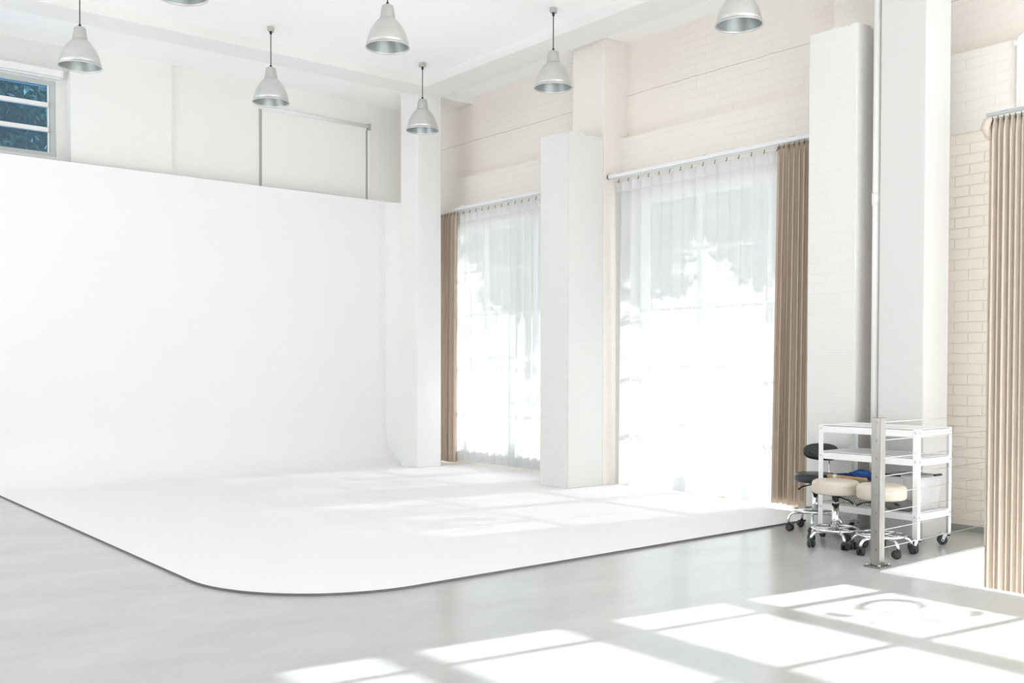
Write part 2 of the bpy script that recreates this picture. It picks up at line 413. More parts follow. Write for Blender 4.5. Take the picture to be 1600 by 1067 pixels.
# high louvre window over the backdrop
bm = BM()
FY0, FY1 = 12.10, 12.17
box(bm, 3.075, 3.135, FY0, FY1, WZ0, WZ1); box(bm, WX0, WX0+.06, FY0, FY1, WZ0, WZ1)
box(bm, WX0+.06, 3.075, FY0, FY1, WZ1-.05, WZ1); box(bm, WX0+.06, 3.075, FY0, FY1, WZ0, WZ0+.05)
w1 = struct('window_1', bm, M['frame_grey'], 'high louvre window with blue panes', 'window')
for z in (4.325, 4.042):
    bm = BM(); box(bm, WX0+.06, 3.06, FY0-.02, FY0+.05, z-.024, z+.024); mobj('louvre_rail', bm, M['frame_white'], w1)
    bm = BM(); box(bm, 3.055, 3.078, FY0-.028, FY0+.03, z-.028, z+.028); mobj('louvre_clip', bm, M['blind_grey'], w1)
bm = BM(); box(bm, 3.052, 3.066, FY0+.0, FY0+.03, WZ0+.05, WZ1-.05); mobj('jamb_strip', bm, M['frame_white'], w1)
for z0, z1 in ((3.79, 4.018), (4.066, 4.30), (4.349, 4.55)):
    bm = BM(); box(bm, WX0+.06, 3.052, FY0+.03, FY0+.036, z0, z1); mobj('pane', bm, M['glass_blue'], w1)

# ------------------------------------------------------------------ columns, piers
def block(name, x0, x1, y0, y1, z0, z1, mat, bev, label=None):
    bm = BM(); box(bm, x0, x1, y0, y1, z0, z1, bev)
    return struct(name, bm, mat, label, 'column' if label else None)
block('column_corner', 7.213, 7.59, 10.744, 11.149, 0, ZC+.01, M['column'], .012, 'square white concrete column at the far corner beside the backdrop')
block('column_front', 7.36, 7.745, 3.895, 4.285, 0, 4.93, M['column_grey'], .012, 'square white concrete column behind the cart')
block('pillar_pier', 7.776, 8.16, 7.871, 8.385, 0, ZC, M['brick_pier'], .01)
block('pillar_pier_front', 7.80, 8.16, 4.49, 5.0, 0, ZC, M['brick_pier'], .01)

def buttress(name, x0, x1, y0, y1, z1, label):
    """painted brick buttress with a worn, slightly ragged top"""
    bm = BM(); box(bm, x0, x1, y0, y1, 0, z1)
    bmesh.ops.subdivide_edges(bm, edges=[e for e in bm.edges], cuts=14, use_grid_fill=True)
    rnd = random.Random(3)
    for v in bm.verts:
        if v.co.z > z1-.001: v.co.z += rnd.uniform(-.012, .010)
    bmesh.ops.bevel(bm, geom=[e for e in bm.edges if len(e.link_faces) == 2 and e.calc_face_angle() > 1.2 and abs(e.verts[0].co.z-e.verts[1].co.z) > .05], offset=.012, segments=2, affect='EDGES')
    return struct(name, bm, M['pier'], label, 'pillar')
buttress('pillar_middle', 7.24, 7.78, 7.871, 8.335, 3.90, 'painted brick buttress between the two sheer curtains')
buttress('pillar_right', 7.36, 7.80, 4.49, 4.955, 4.19, 'painted brick buttress right of the beige curtain')

# downpipe beside the front column
t = thing('downpipe', 'white vertical pipe running up the far side of the column behind the cart', 'pipe', (7.405, 4.335, 0))
bm = BM(); cyl(bm, (0, 0, 0), (0, 0, 4.93), .032, 20); mobj('pipe', bm, M['column'], t)
for z in (2.72, .55):
    bm = BM(); cyl(bm, (0, 0, z-.05), (0, 0, z+.05), .038, 20); mobj('pipe_collar', bm, M['column'], t)

# conduit above the right curtain
t = thing('conduit', 'thin white conduit dropping from the ledge to the right curtain rail', 'pipe', (7.971, 3.475, 3.40))
bm = BM(); tube(bm, [(0, 0, 0), (0, 0, .50), (0, -.012, .535), (.0, -.05, .555), (0, -.4, .56)], .012, 10); mobj('conduit_pipe', bm, M['rail'], t)
bm = BM(); box(bm, -.022, .03, -.022, .022, .47, .50, .004); mobj('clip', bm, M['wall'], t)

# ------------------------------------------------------------------ cyclorama
CX0, CX1, CYW, CR, CTOP = 2.32, 7.38, 11.80, .55, 3.652
TH = .016
cy = thing('cyclorama', 'large white curved photo backdrop sweeping from the wall onto the floor', 'backdrop', (CX0, 4.98, 0))
cy_off = Vector((CX0, 4.98, 0))
def outline():
    R = 1.0
    pts = [(7.797, 4.988), (CX0+R+.25, 4.985)]
    # eased corner as in the painted floor
    cx, cyy = CX0+R, 4.985+R
    for i in range(0, 25):
        a = -PI/2-(PI/2)*i/24
        pts.append((cx+R*math.cos(a), cyy+R*math.sin(a)))
    return pts
ol = outline()
bm = BM()
# painted floor slab (front edge, rounded corner, left edge) up to the start of the cove
top = [(x, y) for x, y in ol]+[(CX0, CYW-CR), (CX1, CYW-CR), (CX1, 11.152), (7.21, 11.152), (7.21, 10.741), (7.593, 10.741), (7.593, 11.152), (8.028, 11.152), (8.028, 8.388), (7.773, 8.388), (7.773, 8.338), (7.237, 8.338), (7.237, 7.868), (8.028, 7.868), (8.028, 5.003), (7.797, 5.003)]
vt = [bm.verts.new(Vector((x, y, TH))-cy_off) for x, y in top]
vb = [bm.verts.new(Vector((x, y, 0.001))-cy_off) for x, y in top]
bm.faces.new(vt)
n = len(top)
for i in range(len(ol)):
    f = bm.faces.new((vt[i], vb[i], vb[(i+1) % n], vt[(i+1) % n])); f.material_index = 1
# cove and wall
N = 20; prof = []
for i in range(N+1):
    a = (PI/2)*i/N; prof.append((CYW-CR+CR*math.sin(a), TH+CR-CR*math.cos(a)))
prof.append((CYW, TH+CR+.04)); prof.append((CYW, CTOP))
XW0 = XL
rows = [[bm.verts.new(Vector((x, y, z))-cy_off) for x in (CX0, CX1)] for y, z in prof]
for a, b in zip(rows, rows[1:]):
    f = bm.faces.new((a[0], a[1], b[1], b[0])); f.smooth = True
    if b[0].co.z > CTOP-.01-cy_off.z: f.smooth = False
# left cheek of the cove
cheek = [bm.verts.new(r[0].co) for r in rows]+[bm.verts.new(Vector((CX0, CYW+.05, CTOP))-cy_off), bm.verts.new(Vector((CX0, CYW+.05, 0))-cy_off), bm.verts.new(Vector((CX0, CYW-CR, 0))-cy_off)]
bm.faces.new(cheek)
cap = [bm.verts.new(Vector(p)-cy_off) for p in ((CX0, CYW, CTOP), (CX1, CYW, CTOP), (CX1, CYW+.05, CTOP), (CX0, CYW+.05, CTOP))]
bm.faces.new(cap)
sweep = mobj('sweep', bm, [M['cyc'], M['cyc_edge']], cy)
bm = BM()
v = [Vector(p)-cy_off for p in ((CX1, CYW+.02, 0), (CX1, 11.16, 0), (CX1, 11.16, CTOP-.11), (CX1, CYW+.02, CTOP-.004))]
w = [p+Vector((.05, 0, 0)) for p in v]
a = [bm.verts.new(p) for p in v]; b = [bm.verts.new(p) for p in w]
bm.faces.new(a); bm.faces.new(b)
for i in range(4): bm.faces.new((a[i], a[(i+1) % 4], b[(i+1) % 4], b[i]))
mobj('side_wing', bm, M['cyc'], cy)
# flat continuation of the backdrop wall past the left edge of the painted floor
bm = BM(); box(bm, XL+.03-CX0, 0, CYW-4.98, CYW-4.98+.05, 0, CTOP+.012); mobj('wall_flat', bm, M['cyc'], cy)

# small slotted vent at the foot of the middle window wall
t = thing('floor_vent', 'small cream slotted vent at the foot of the wall under the middle sheer', 'vent', (8.0, 6.355, TH))
bm = BM(); box(bm, 0, .03, -.085, .085, 0, .05, .008); mobj('casing', bm, M['vent'], t)
for k in range(4):
    bm = BM(); box(bm, -.003, .001, -.066+k*.036, -.048+k*.036, .014, .034); mobj('slot', bm, M['black'], t)

# ------------------------------------------------------------------ curtains
def cloth(name, p0, p1, q0, q1, zt, zb, folds, amp, nx, mat, parent, seed, thick=0., header=.11, pinch=.35, sharp=1., zend=None):
    """pleated hanging cloth between two top points and two bottom points, in the parent's space"""
    rnd = random.Random(seed)
    ph = [rnd.uniform(-.6, .6) for _ in range(folds+3)]; am = [rnd.uniform(.65, 1.25) for _ in range(folds+3)]
    drift = [rnd.uniform(-.5, .5) for _ in range(folds+3)]
    zsn = 26; bm = BM(); grid = []
    T0, T1, Q0, Q1 = map(lambda p: Vector((p[0], p[1], 0)), (p0, p1, q0, q1))
    for j in range(zsn+1):
        t = j/zsn; t = t*t*(3-2*t)*.35+t*.65
        z = zt+(zb-zt)*t; row = []
        hd = min(1, max(0, (zt-z)/header)); hd = hd*hd*(3-2*hd)
        for i in range(nx+1):
            u = i/nx; A = T0.lerp(T1, u).lerp(Q0.lerp(Q1, u), t)
            d = (Q1-Q0).normalized(); nrm = Vector((-d.y, d.x, 0))
            k = u*folds; ki = int(k); fr = k-ki
            P = ph[ki]*(1-fr)+ph[ki+1]*fr; D = drift[ki]*(1-fr)+drift[ki+1]*fr; AM = am[ki]*(1-fr)+am[ki+1]*fr
            s = math.sin(2*PI*k+P*.5+D*t*1.2)
            s = math.copysign(abs(s)**sharp, s)
            off = amp*AM*s*(pinch+(1-pinch)*hd)*(1+.25*t)
            lat = .25*amp*math.sin(4*PI*k+P)*hd
            if zend: z2 = z+zend*math.sin(2*PI*k*.5+P)*t*(1 if j == zsn else 0)
            else: z2 = z
            row.append(bm.verts.new(A+nrm*off+d*lat+Vector((0, 0, z2))))
        grid.append(row)
    for a, b in zip(grid, grid[1:]):
        for i in range(nx):
            f = bm.faces.new((a[i], a[i+1], b[i+1], b[i])); f.smooth = True
    o = mobj(name, bm, mat, parent)
    if thick:
        s = o.modifiers.new('thickness', 'SOLIDIFY'); s.thickness = thick; s.offset = 0
    return o

def hooks(parent, pts, mat):
    src = None
    for p in pts:
        if src is None:
            bm = BM(); tube(bm, [(0, 0, 0), (0, 0, -.03), (-.012, 0, -.042), (-.016, 0, -.025)], .004, 6)
            src = mobj('hook', bm, mat, parent, p)
        else:
            c = src.copy(); COL.objects.link(c); c.parent = parent; c.location = p

XR, XS = 7.845, 7.93           # front (drape) and back (sheer) tracks
def rail(label, y0, y1, z, brackets, xr=XR, xs=XS, wall=8.03):
    t = thing('curtain_rail', label, 'curtain rail', (xr, y0, z), 0, 'curtain rails on the window wall')
    bm = BM(); box(bm, -.016, .016, 0, y1-y0, -.008, .032, .003); mobj('front_track', bm, M['rail'], t)
    bm = BM(); box(bm, xs-xr-.014, xs-xr+.014, 0, y1-y0, -.006, .024, .003); mobj('rear_track', bm, M['rail'], t)
    for y in brackets:
        bm = BM(); box(bm, -.03, wall-xr, y-y0-.02, y-y0+.02, .033, .039); box(bm, wall-xr-.006, wall-xr, y-y0-.03, y-y0+.03, -.02, .039); mobj('bracket', bm, M['white_metal'], t)
    for yy in (0, y1-y0):
        bm = BM(); box(bm, -.020, .020, yy-.006, yy+.006, -.012, .036, .003); mobj('end_cap', bm, M['steel'], t)
    return t
ZR = 3.452
rail('white double curtain rail over the far sheer left of the buttress', 8.40, 11.20, ZR, (8.9, 9.75, 10.6))
rail('white double curtain rail over the big middle sheer', 5.02, 7.86, ZR+.005, (7.70, 6.50, 5.45))

def sheer(label, y0, y1, b0, b1, folds, zt, zb, seed):
    t = thing('sheer_curtain', label, 'curtain', (XS, 0, 0), 0, 'white sheer curtains')
    cloth('voile', (0, y0), (0, y1), (0, b0), (0, b1), zt-.11, zb, folds, .030, folds*14, M['sheer'], t, seed, pinch=.75, sharp=.8)
    cloth('header', (0, y0), (0, y1), (0, y0), (0, y1), zt, zt-.11, folds, .023, folds*14, M['sheer_hem'], t, seed, pinch=1., sharp=.8)
    hooks(t, [(0, y0+(y1-y0)*(i+.25)/folds, zt+.034) for i in range(folds)], M['steel'])
    return t
sheer('sheer white curtain hanging left of the buttress', 10.86, 8.42, 10.90, 8.40, 18, ZR-.045, .07, 5)
sheer('large sheer white curtain hanging over the middle window', 7.82, 5.56, 7.84, 5.60, 15, ZR-.040, .035, 9)

def drape(label, x, y0, y1, b0, b1, folds, zt, zb, seed, mat, amp=.045):
    t = thing('curtain', label, 'curtain', (x, 0, 0), 0, 'pleated linen curtains')
    cloth('drape', (0, y0), (0, y1), (0, b0), (0, b1), zt, zb, folds, amp, folds*16, mat, t, seed, thick=.004, pinch=.45, header=.12)
    hooks(t, [(0, y0+(y1-y0)*(i+.25)/folds, zt+.010) for i in range(folds)], M['steel'])
    return t
drape('beige curtain bunched beside the far corner column', XR, 11.18, 10.73, 11.18, 10.75, 6, ZR-.025, .05, 11, M['beige'])
drape('beige pleated curtain gathered at the right end of the middle window', XR, 5.61, 5.06, 5.66, 5.06, 10, ZR-.02, .06, 12, M['beige'])

# right-hand drape hangs into the stair opening from its own rail
XQ = 7.40
t = thing('curtain_rail', 'short grey rail over the curtain at the stair opening', 'curtain rail', (XQ, 3.06, 3.215), 0, 'curtain rails on the window wall')
bm = BM(); box(bm, -.014, .014, 0, .385, -.004, .022, .003); mobj('front_track', bm, M['zinc'], t)
bm = BM(); box(bm, -.02, 8.0-XQ, .24, .28, .022, .030); box(bm, 7.98-XQ, 7.986-XQ, .22, .30, -.03, .03); mobj('bracket', bm, M['white_metal'], t)
t = drape('taupe pleated curtain hanging into the stair opening at the right', XQ, 3.415, 3.08, 3.415, 3.08, 8, 3.195, -1.05, 21, M['beige_grey'], .040)
# turned-back top corner of that curtain
bm = BM(); tube(bm, [(-.02, 3.40, 3.19), (-.03, 3.425, 3.175), (-.02, 3.445, 3.13), (.0, 3.43, 3.075), (.01, 3.41, 3.03)], [.012, .03, .034, .026, .010], 10)
mobj('folded_corner', bm, M['beige_grey'], t)

# ------------------------------------------------------------------ roller blinds on the back wall
t = thing('roller_blind', 'large white roller blind lowered over the back wall left of the corner column', 'blind', (5.58, 11.985, 3.2))
bm = BM(); box(bm, .03, 1.60, -.016, -.012, 0, 1.49); mobj('fabric', bm, M['blind'], t)
bm = BM(); box(bm, 0, .022, -.02, 0, 0, 1.49); mobj('side_channel', bm, M['blind_grey'], t)
bm = BM(); box(bm, 1.585, 1.60, -.022, 0, 0, 1.45, .003); mobj('side_channel', bm, M['blind_grey'], t)
bm = BM(); box(bm, 1.612, 1.645, -.03, 0, 0, 1.45, .004); mobj('side_channel', bm, M['blind'], t)
bm = BM(); tube(bm, [(0, -.03, 1.50), (1.62, -.03, 1.50)], .025, 16); mobj('roller', bm, M['frame_white'], t)
bm = BM(); box(bm, 1.615, 1.65, -.06, 0, 1.45, 1.535, .005); mobj('end_bracket', bm, M['blind_grey'], t)

t = thing('roller_blind', 'rolled up white blind in a slim cassette over the high window', 'blind', (.5, 12.08, 4.60))
bm = BM(); box(bm, 0, 2.70, -.10, 0, .035, .125, .02); mobj('cassette', bm, M['frame_white'], t)
bm = BM(); box(bm, .02, 2.68, -.075, -.03, .018, .034, .004); mobj('bottom_bar', bm, M['white_metal'], t)

# ------------------------------------------------------------------ pendant lamps
def make_lamp(label, loc, rz):
    """origin at the ceiling; neck top .44 down, rim .82 down"""
    t = thing('pendant_lamp', label, 'lamp', loc, rz, 'aluminium pendant lamps under the ceiling')
    bm = BM(); box(bm, -.042, .042, -.030, .030, -.045, 0, .006); mobj('ceiling_rose', bm, M['neck'], t)
    bm = BM(); cyl(bm, (0, 0, -.045), (0, 0, -.075), .013, 10); mobj('rose_gland', bm, M['black'], t)
    bm = BM(); cyl(bm, (0, 0, -.07), (0, 0, -.435), .0052, 8); mobj('cord', bm, M['black'], t)
    bm = BM(); cyl(bm, (0, 0, -.41), (0, 0, -.44), .012, 10); mobj('cord_grip', bm, M['black'], t)
    bm = BM(); lathe(bm, [(0, -.436), (.040, -.436), (.050, -.442), (.053, -.455), (.070, -.555), (.068, -.560), (0, -.560)], seg=36); mobj('neck', bm, M['neck'], t)
    outer = [(.066, -.556), (.078, -.562), (.104, -.590), (.128, -.622), (.152, -.664), (.172, -.712), (.186, -.764), (.192, -.800)]
    inner = [(r-.004, z-.001) for r, z in outer][::-1]
    bm = BM(); lathe(bm, outer+[(.189, -.800)], seg=48); sh = mobj('shade', bm, M['alu'], t)
    bm = BM(); lathe(bm, inner+[(0, -.560)], seg=48); mobj('shade_lining', bm, M['alu_in'], sh)
    bm = BM(); lathe(bm, [(.187, -.802), (.193, -.801), (.199, -.806), (.201, -.811), (.198, -.816), (.192, -.815), (.188, -.809), (.187, -.802)], seg=48); mobj('rim', bm, M['alu'], sh)
    bm = BM(); lathe(bm, [(0, -.56), (.020, -.565), (.022, -.60), (.045, -.66), (.047, -.69), (.035, -.722), (0, -.735)], seg=20); mobj('bulb', bm, M['frame_white'], t)
    return t
lamps = [
    ((2.80, 9.94), 'aluminium pendant lamp hanging nearest the high louvre window'),
    ((4.775, 9.955), 'aluminium pendant lamp hanging in front of the large white roller blind'),
    ((6.755, 9.955), 'aluminium pendant lamp hanging in front of the far corner column'),
    ((2.88, 7.55), 'pendant lamp cut off by the top edge with only its rim showing'),
    ((4.76, 7.57), 'aluminium pendant lamp at top centre with its ceiling fitting out of view'),
    ((6.76, 7.58), 'aluminium pendant lamp on a visible cord right of the far corner column'),
    ((6.72, 5.20), 'aluminium pendant lamp cut off at the top above the beige curtain'),
]
lamp0 = None
for k, ((x, y), lb) in enumerate(lamps):
    if lamp0 is None: lamp0 = make_lamp(lb, (x, y, ZC), .2)
    else: dup(lamp0, (x, y, ZC), .2+k*.7, lb)

# ------------------------------------------------------------------ cable balustrade
t = thing('cable_balustrade', 'square steel post with eight taut wires guarding the stair opening', 'railing', (6.115, 3.55, 0))
PW = .033
bm = BM(); box(bm, -PW, PW, -PW, PW, .008, 1.008, .003); post = mobj('post', bm, M['steel'], t)
bm = BM(); box(bm, -.075, .075, -.06, .06, 0, .008, .002); bp_ = mobj('base_plate', bm, M['steel'], t)
for x in (-.058, .058):
    for y in (-.045, .045):
        bm = BM(); cyl(bm, (x, y, .008), (x, y, .022), .011, 6); mobj('bolt', bm, M['zinc'], bp_)
for k in range(8):
    z = .975-k*.1225
    bm = BM(); cyl(bm, (PW-.002, 0, z), (7.99-6.115, .02, z+.001), .0028, 6); mobj('cable', bm, M['cable'], t)
    bm = BM(); cyl(bm, (-PW-.004, 0, z), (-PW+.002, 0, z), .007, 10); mobj('cable_end', bm, M['steel'], post)

# ------------------------------------------------------------------ utility cart
CW, CD = .50, .825             # along x, along y
ct = thing('utility_cart', 'white metal three shelf cart on casters behind the steel post', 'cart', (6.80, 3.635, 0))
H0, H1 = .092, .895
def leg_bm(sx, sy):
    bm = BM(); w, th = .040, .003
    x0, x1 = (0, w) if sx > 0 else (-w, 0); y0, y1 = (0, w) if sy > 0 else (-w, 0)
    box(bm, x0, x1, 0 if sy > 0 else -th, th if sy > 0 else 0, H0, H1)
    box(bm, 0 if sx > 0 else -th, th if sx > 0 else 0, th if sy > 0 else y0, y1 if sy > 0 else -th, H0, H1)
    return bm
bolt_src = None
for (px, sx) in ((0, 1), (CW, -1)):
    for (py, sy) in ((0, 1), (CD, -1)):
        lg = mobj('leg', leg_bm(sx, sy), M['white_metal'], ct, (px, py, 0))
        for z in (.868, .655, .252):
            for fl in (0, 1):
                bm = BM()
                if fl == 0:
                    cyl(bm, (-.004*sx, .022*sy, z), (.001*sx, .022*sy, z), .0075, 10)
                else:
                    cyl(bm, (.022*sx, -.004*sy, z), (.022*sx, .001*sy, z), .0075, 10)
                mobj('bolt', bm, M['zinc'], lg)
for z in (H1-.004, .682, .280):
    bm = BM(); g = .004
    box(bm, g, CW-g, g, CD-g, z-.004, z)
    for a in ((g, CW-g, g, g+.004), (g, CW-g, CD-g-.004, CD-g), (g, g+.004, g, CD-g), (CW-g-.004, CW-g, g, CD-g)):
        box(bm, *a, z-.055, z+.004)
    mobj('shelf', bm, M['white_metal'], ct)
def caster(parent, x, y, rz):
    c = bpy.data.objects.new('caster', None); COL.objects.link(c); c.parent = parent; c.location = (x, y, 0); c.rotation_euler = (0, 0, rz)
    bm = BM(); box(bm, -.032, .032, -.028, .028, .086, .091); box(bm, -.014, .05, -.016, .016, .078, .086, .002); mobj('plate', bm, M['zinc'], c)
    bm = BM()
    for s in (-1, 1):
        vs = [(-.012, s*.021, .086), (.016, s*.021, .086), (.030, s*.019, .030), (.014, s*.019, .024)]
        a = [bm.verts.new(v) for v in vs]; b = [bm.verts.new((v[0], v[1]+s*.003, v[2])) for v in vs]
        bm.faces.new(a); bm.faces.new(b[::-1])
        for i in range(4): bm.faces.new((a[i], b[i], b[(i+1) % 4], a[(i+1) % 4]))
    mobj('fork', bm, M['zinc'], c)
    bm = BM(); tube(bm, [(.02, -.016, .0375), (.02, -.013, .0375), (.02, .013, .0375), (.02, .016, .0375)], [.031, .0372, .0372, .031], 24); cyl(bm, (.02, -.024, .0375), (.02, .024, .0375), .006, 8)
    mobj('wheel', bm, M['rubber'], c)
    bm = BM(); box(bm, -.035, -.012, -.018, .018, .070, .078, .002); mobj('brake_pedal', bm, M['black'], c)
    return c
for x, y, rz in ((.03, .03, 2.6), (CW-.03, .03, 2.2), (.03, CD-.03, 1.0), (CW-.03, CD-.03, 2.9)): caster(ct, x, y, rz)

# things on the lower shelf
SZ = .281
t = thing('storage_box', 'frosted white plastic storage box on the lower shelf of the cart', 'box', (7.075, 3.845, SZ))
bm = BM()
def tapered(bm, z0, z1, a0, b0, a1, b1, rib):
    n = 4; rings = []
    def ring(hx, hy, z):
        pts = []; k = 12
        for (cx, cy_, s) in ((hx, -hy, 0), (hx, hy, 1), (-hx, hy, 2), (-hx, -hy, 3)):
            nx_, ny_ = [(hx, hy), (-hx, hy), (-hx, -hy), (hx, -hy)][s]
            for i in range(k):
                t_ = i/k; x = cx+(nx_-cx)*t_; y = cy_+(ny_-cy_)*t_
                o_ = rib*(1 if i % 2 else 0) if 1 < i < k-1 else 0
                d_ = [(1, 0), (0, 1), (-1, 0), (0, -1)][s]
                pts.append((x-d_[0]*o_, y-d_[1]*o_, z))
        return [bm.verts.new(p) for p in pts]
    for j in range(n+1):
        f_ = j/n; rings.append(ring(a0+(a1-a0)*f_, b0+(b1-b0)*f_, z0+(z1-z0)*f_))
    for a, b in zip(rings, rings[1:]):
        for i in range(len(a)): bm.faces.new((a[i], a[(i+1) % len(a)], b[(i+1) % len(a)], b[i]))
    bm.faces.new(rings[0])
tapered(bm, .002, .235, .135, .150, .160, .175, .004)
o = mobj('tub', bm, M['plastic'], t); s = o.modifiers.new('thickness', 'SOLIDIFY'); s.thickness = .003
bm = BM(); box(bm, -.168, .168, -.183, .183, .235, .252, .008); box(bm, -.13, .13, -.145, .145, .252, .258, .003); mobj('lid', bm, M['plastic'], t)
for y in (-.07, .09):
    pass
bm = BM(); box(bm, -.182, -.162, -.02, .15, .246, .262, .006); mobj('latch', bm, M['black'], t)
bm = BM(); box(bm, .02, .12, -.192, -.170, .252, .266, .005); mobj('latch', bm, M['black'], t)

t = thing('pouch', 'soft grey rounded pouch lying in front of the storage box', 'pouch', (6.855, 3.80, SZ))
bm = BM(); tube(bm, [(0, -.11, .045), (0, -.105, .045), (0, -.08, .045), (0, 0, .047), (0, .1, .045), (0, .13, .045)], [.012, .03, .044, .046, .044, .02], 18)
for v_ in bm.verts: v_.co.z = max(v_.co.z, .001)
mobj('body', bm, M['pouch'], t)
bm = BM(); tube(bm, [(-.046, .02, .055), (-.05, .0, .05), (-.047, -.02, .04)], [.006, .010, .006], 8); mobj('toggle', bm, M['black'], t)

t = thing('woven_basket', 'pale woven basket on the lower shelf behind the cream stools', 'basket', (6.99, 4.20, SZ))
bm = BM(); tapered(bm, .001, .19, .135, .145, .150, .165, .003)
o = mobj('body', bm, M['basket'], t); s = o.modifiers.new('thickness', 'SOLIDIFY'); s.thickness = .008
bm = BM(); tube(bm, [(-.15, -.165, .19), (.15, -.165, .19), (.15, .165, .19), (-.15, .165, .19)], .009, 8, closed=True); mobj('rim', bm, M['basket'], t)

# blue cloth heaped on the basket, and a wooden dowel bound with cotton
def heap(bm, cx, cy_, cz, rx, ry, rz_, seed):
    ret = bmesh.ops.create_icosphere(bm, subdivisions=5, radius=1)
    rnd = random.Random(seed); dirs = [(Vector((rnd.gauss(0, 1), rnd.gauss(0, 1), rnd.gauss(0, 1))).normalized(), rnd.uniform(3, 11), rnd.uniform(0, 6)) for _ in range(16)]
    for v_ in ret['verts']:
        d = v_.co.copy(); k = 1+sum(math.sin(w*d.dot(q)+p)/w for q, w, p in dirs)*.38
        v_.co = Vector((cx+d.x*rx*k, cy_+d.y*ry*k, max(cz+d.z*rz_*k, .0)))
    for f in bm.faces: f.smooth = True
t = thing('blue_cloth', 'crumpled blue cloth heaped on the woven basket', 'cloth', (6.98, 4.185, SZ+.203))
bm = BM(); heap(bm, -.03, -.035, .026, .075, .085, .036, 4); heap(bm, .0, .035, .020, .06, .07, .026, 5); mobj('fold', bm, M['blue'], t)
bm = BM(); heap(bm, -.055, .115, .010, .05, .075, .016, 8); heap(bm, -.08, -.09, .008, .035, .05, .02, 9); mobj('loose_end', bm, M['navy'], t)
t = thing('wooden_dowel', 'short wooden stick lying across the basket beside the blue cloth', 'stick', (6.835, 4.23, SZ+.207))
bm = BM(); tube(bm, [(0, .17, .004), (0, .165, .004), (0, -.165, .0), (0, -.17, .0)], [.010, .0145, .0145, .010], 12); mobj('shaft', bm, M['wood'], t)
bm = BM(); tube(bm, [(0, .115, .003), (0, .085, .003)], .017, 12); mobj('binding', bm, M['cotton'], t)

# ------------------------------------------------------------------ rolling stools
def torus_pts(R, n=40, z=0): return [(R*math.cos(2*PI*i/n), R*math.sin(2*PI*i/n), z) for i in range(n)]
def make_stool(label, loc, rz, zseat, thick, ring_z, vinyl, rseat=.172, cast_r=.215, group='rolling stools by the cart'):
    t = thing('rolling_stool', label, 'stool', loc, rz, group)
    zb = zseat-thick
    bm = BM(); lathe(bm, [(0, zb), (rseat-.018, zb), (rseat-.006, zb+.006), (rseat, zb+.02), (rseat+.001, zseat-.032), (rseat-.006, zseat-.012), (rseat-.022, zseat-.002), (rseat-.05, zseat), (0, zseat+.002)], seg=48)
    seat = mobj('seat', bm, vinyl, t)
    bm = BM(); tube(bm, torus_pts(rseat-.002, 48, zseat-.034), .004, 6, closed=True); mobj('piping', bm, vinyl, seat)
    bm = BM(); box(bm, -.075, .075, -.075, .075, zb-.012, zb, .004); lathe(bm, [(0, zb-.06), (.022, zb-.058), (.03, zb-.012), (0, zb-.011)], seg=20); mobj('seat_plate', bm, M['black'], t)
    bm = BM(); tube(bm, [(0, .02, zb-.020), (-.02, .13, zb-.035), (-.03, .17, zb-.055)], [.005, .006, .009], 8); mobj('lever', bm, M['black'], t)
    bm = BM(); cyl(bm, (0, 0, ring_z+.12), (0, 0, zb-.04), .014, 16); mobj('piston', bm, M['chrome'], t)
    bm = BM(); cyl(bm, (0, 0, ring_z-.035), (0, 0, zb-.085), .0255, 24); mobj('gas_column', bm, M['chrome'], t)
    bm = BM(); cyl(bm, (0, 0, zb-.09), (0, 0, zb-.075), .0275, 24); mobj('collar', bm, M['black'], t)
    bm = BM(); tube(bm, torus_pts(.166, 44, ring_z), .0105, 10, closed=True)
    for k in range(5):
        a = 2*PI*(k+.5)/5; cyl(bm, (.02*math.cos(a), .02*math.sin(a), ring_z), (.166*math.cos(a), .166*math.sin(a), ring_z), .006, 8)
    mobj('foot_ring', bm, M['chrome'], t)
    for k in range(5):
        a = 2*PI*k/5; c, s_ = math.cos(a), math.sin(a)
        path = [(.018, ring_z-.022), (.10, ring_z-.021), (.160, ring_z-.022), (.190, ring_z-.030), (.207, ring_z-.048), (cast_r, ring_z-.075), (cast_r, .060)]
        bm = BM(); tube(bm, [(r*c, r*s_, z) for r, z in path], .0115, 10); mobj('leg', bm, M['chrome'], t)
        cs = bpy.data.objects.new('caster', None); COL.objects.link(cs); cs.parent = t
        cs.location = (cast_r*c, cast_r*s_, 0); cs.rotation_euler = (0, 0, a+1.3+k*1.1)
        for s in (-1, 1):
            bm = BM(); tube(bm, [(.014, s*.006, .0285), (.014, s*.008, .0285), (.014, s*.022, .0285), (.014, s*.026, .0285)], [.022, .0280, .0280, .020], 20); mobj('wheel', bm, M['rubber'], cs)
        bm = BM(); lathe(bm, [(0, .0625), (.016, .0615), (.020, .052), (.018, .036), (0, .034)], seg=14); mobj('hood', bm, M['black'], cs)
    return t
make_stool('cream round stool with chrome column standing at the cart corner', (6.585, 4.17, 0), 2.75, .497, .103, .130, M['vinyl_cream'])
make_stool('cream round stool half hidden behind the steel post', (6.575, 3.79, 0), .45, .500, .106, .135, M['vinyl_cream'])
bs = make_stool('black stool with padded backrest tucked behind the cart corner', (7.04, 4.645, 0), 1.1, .478, .072, .172, M['vinyl_black'])
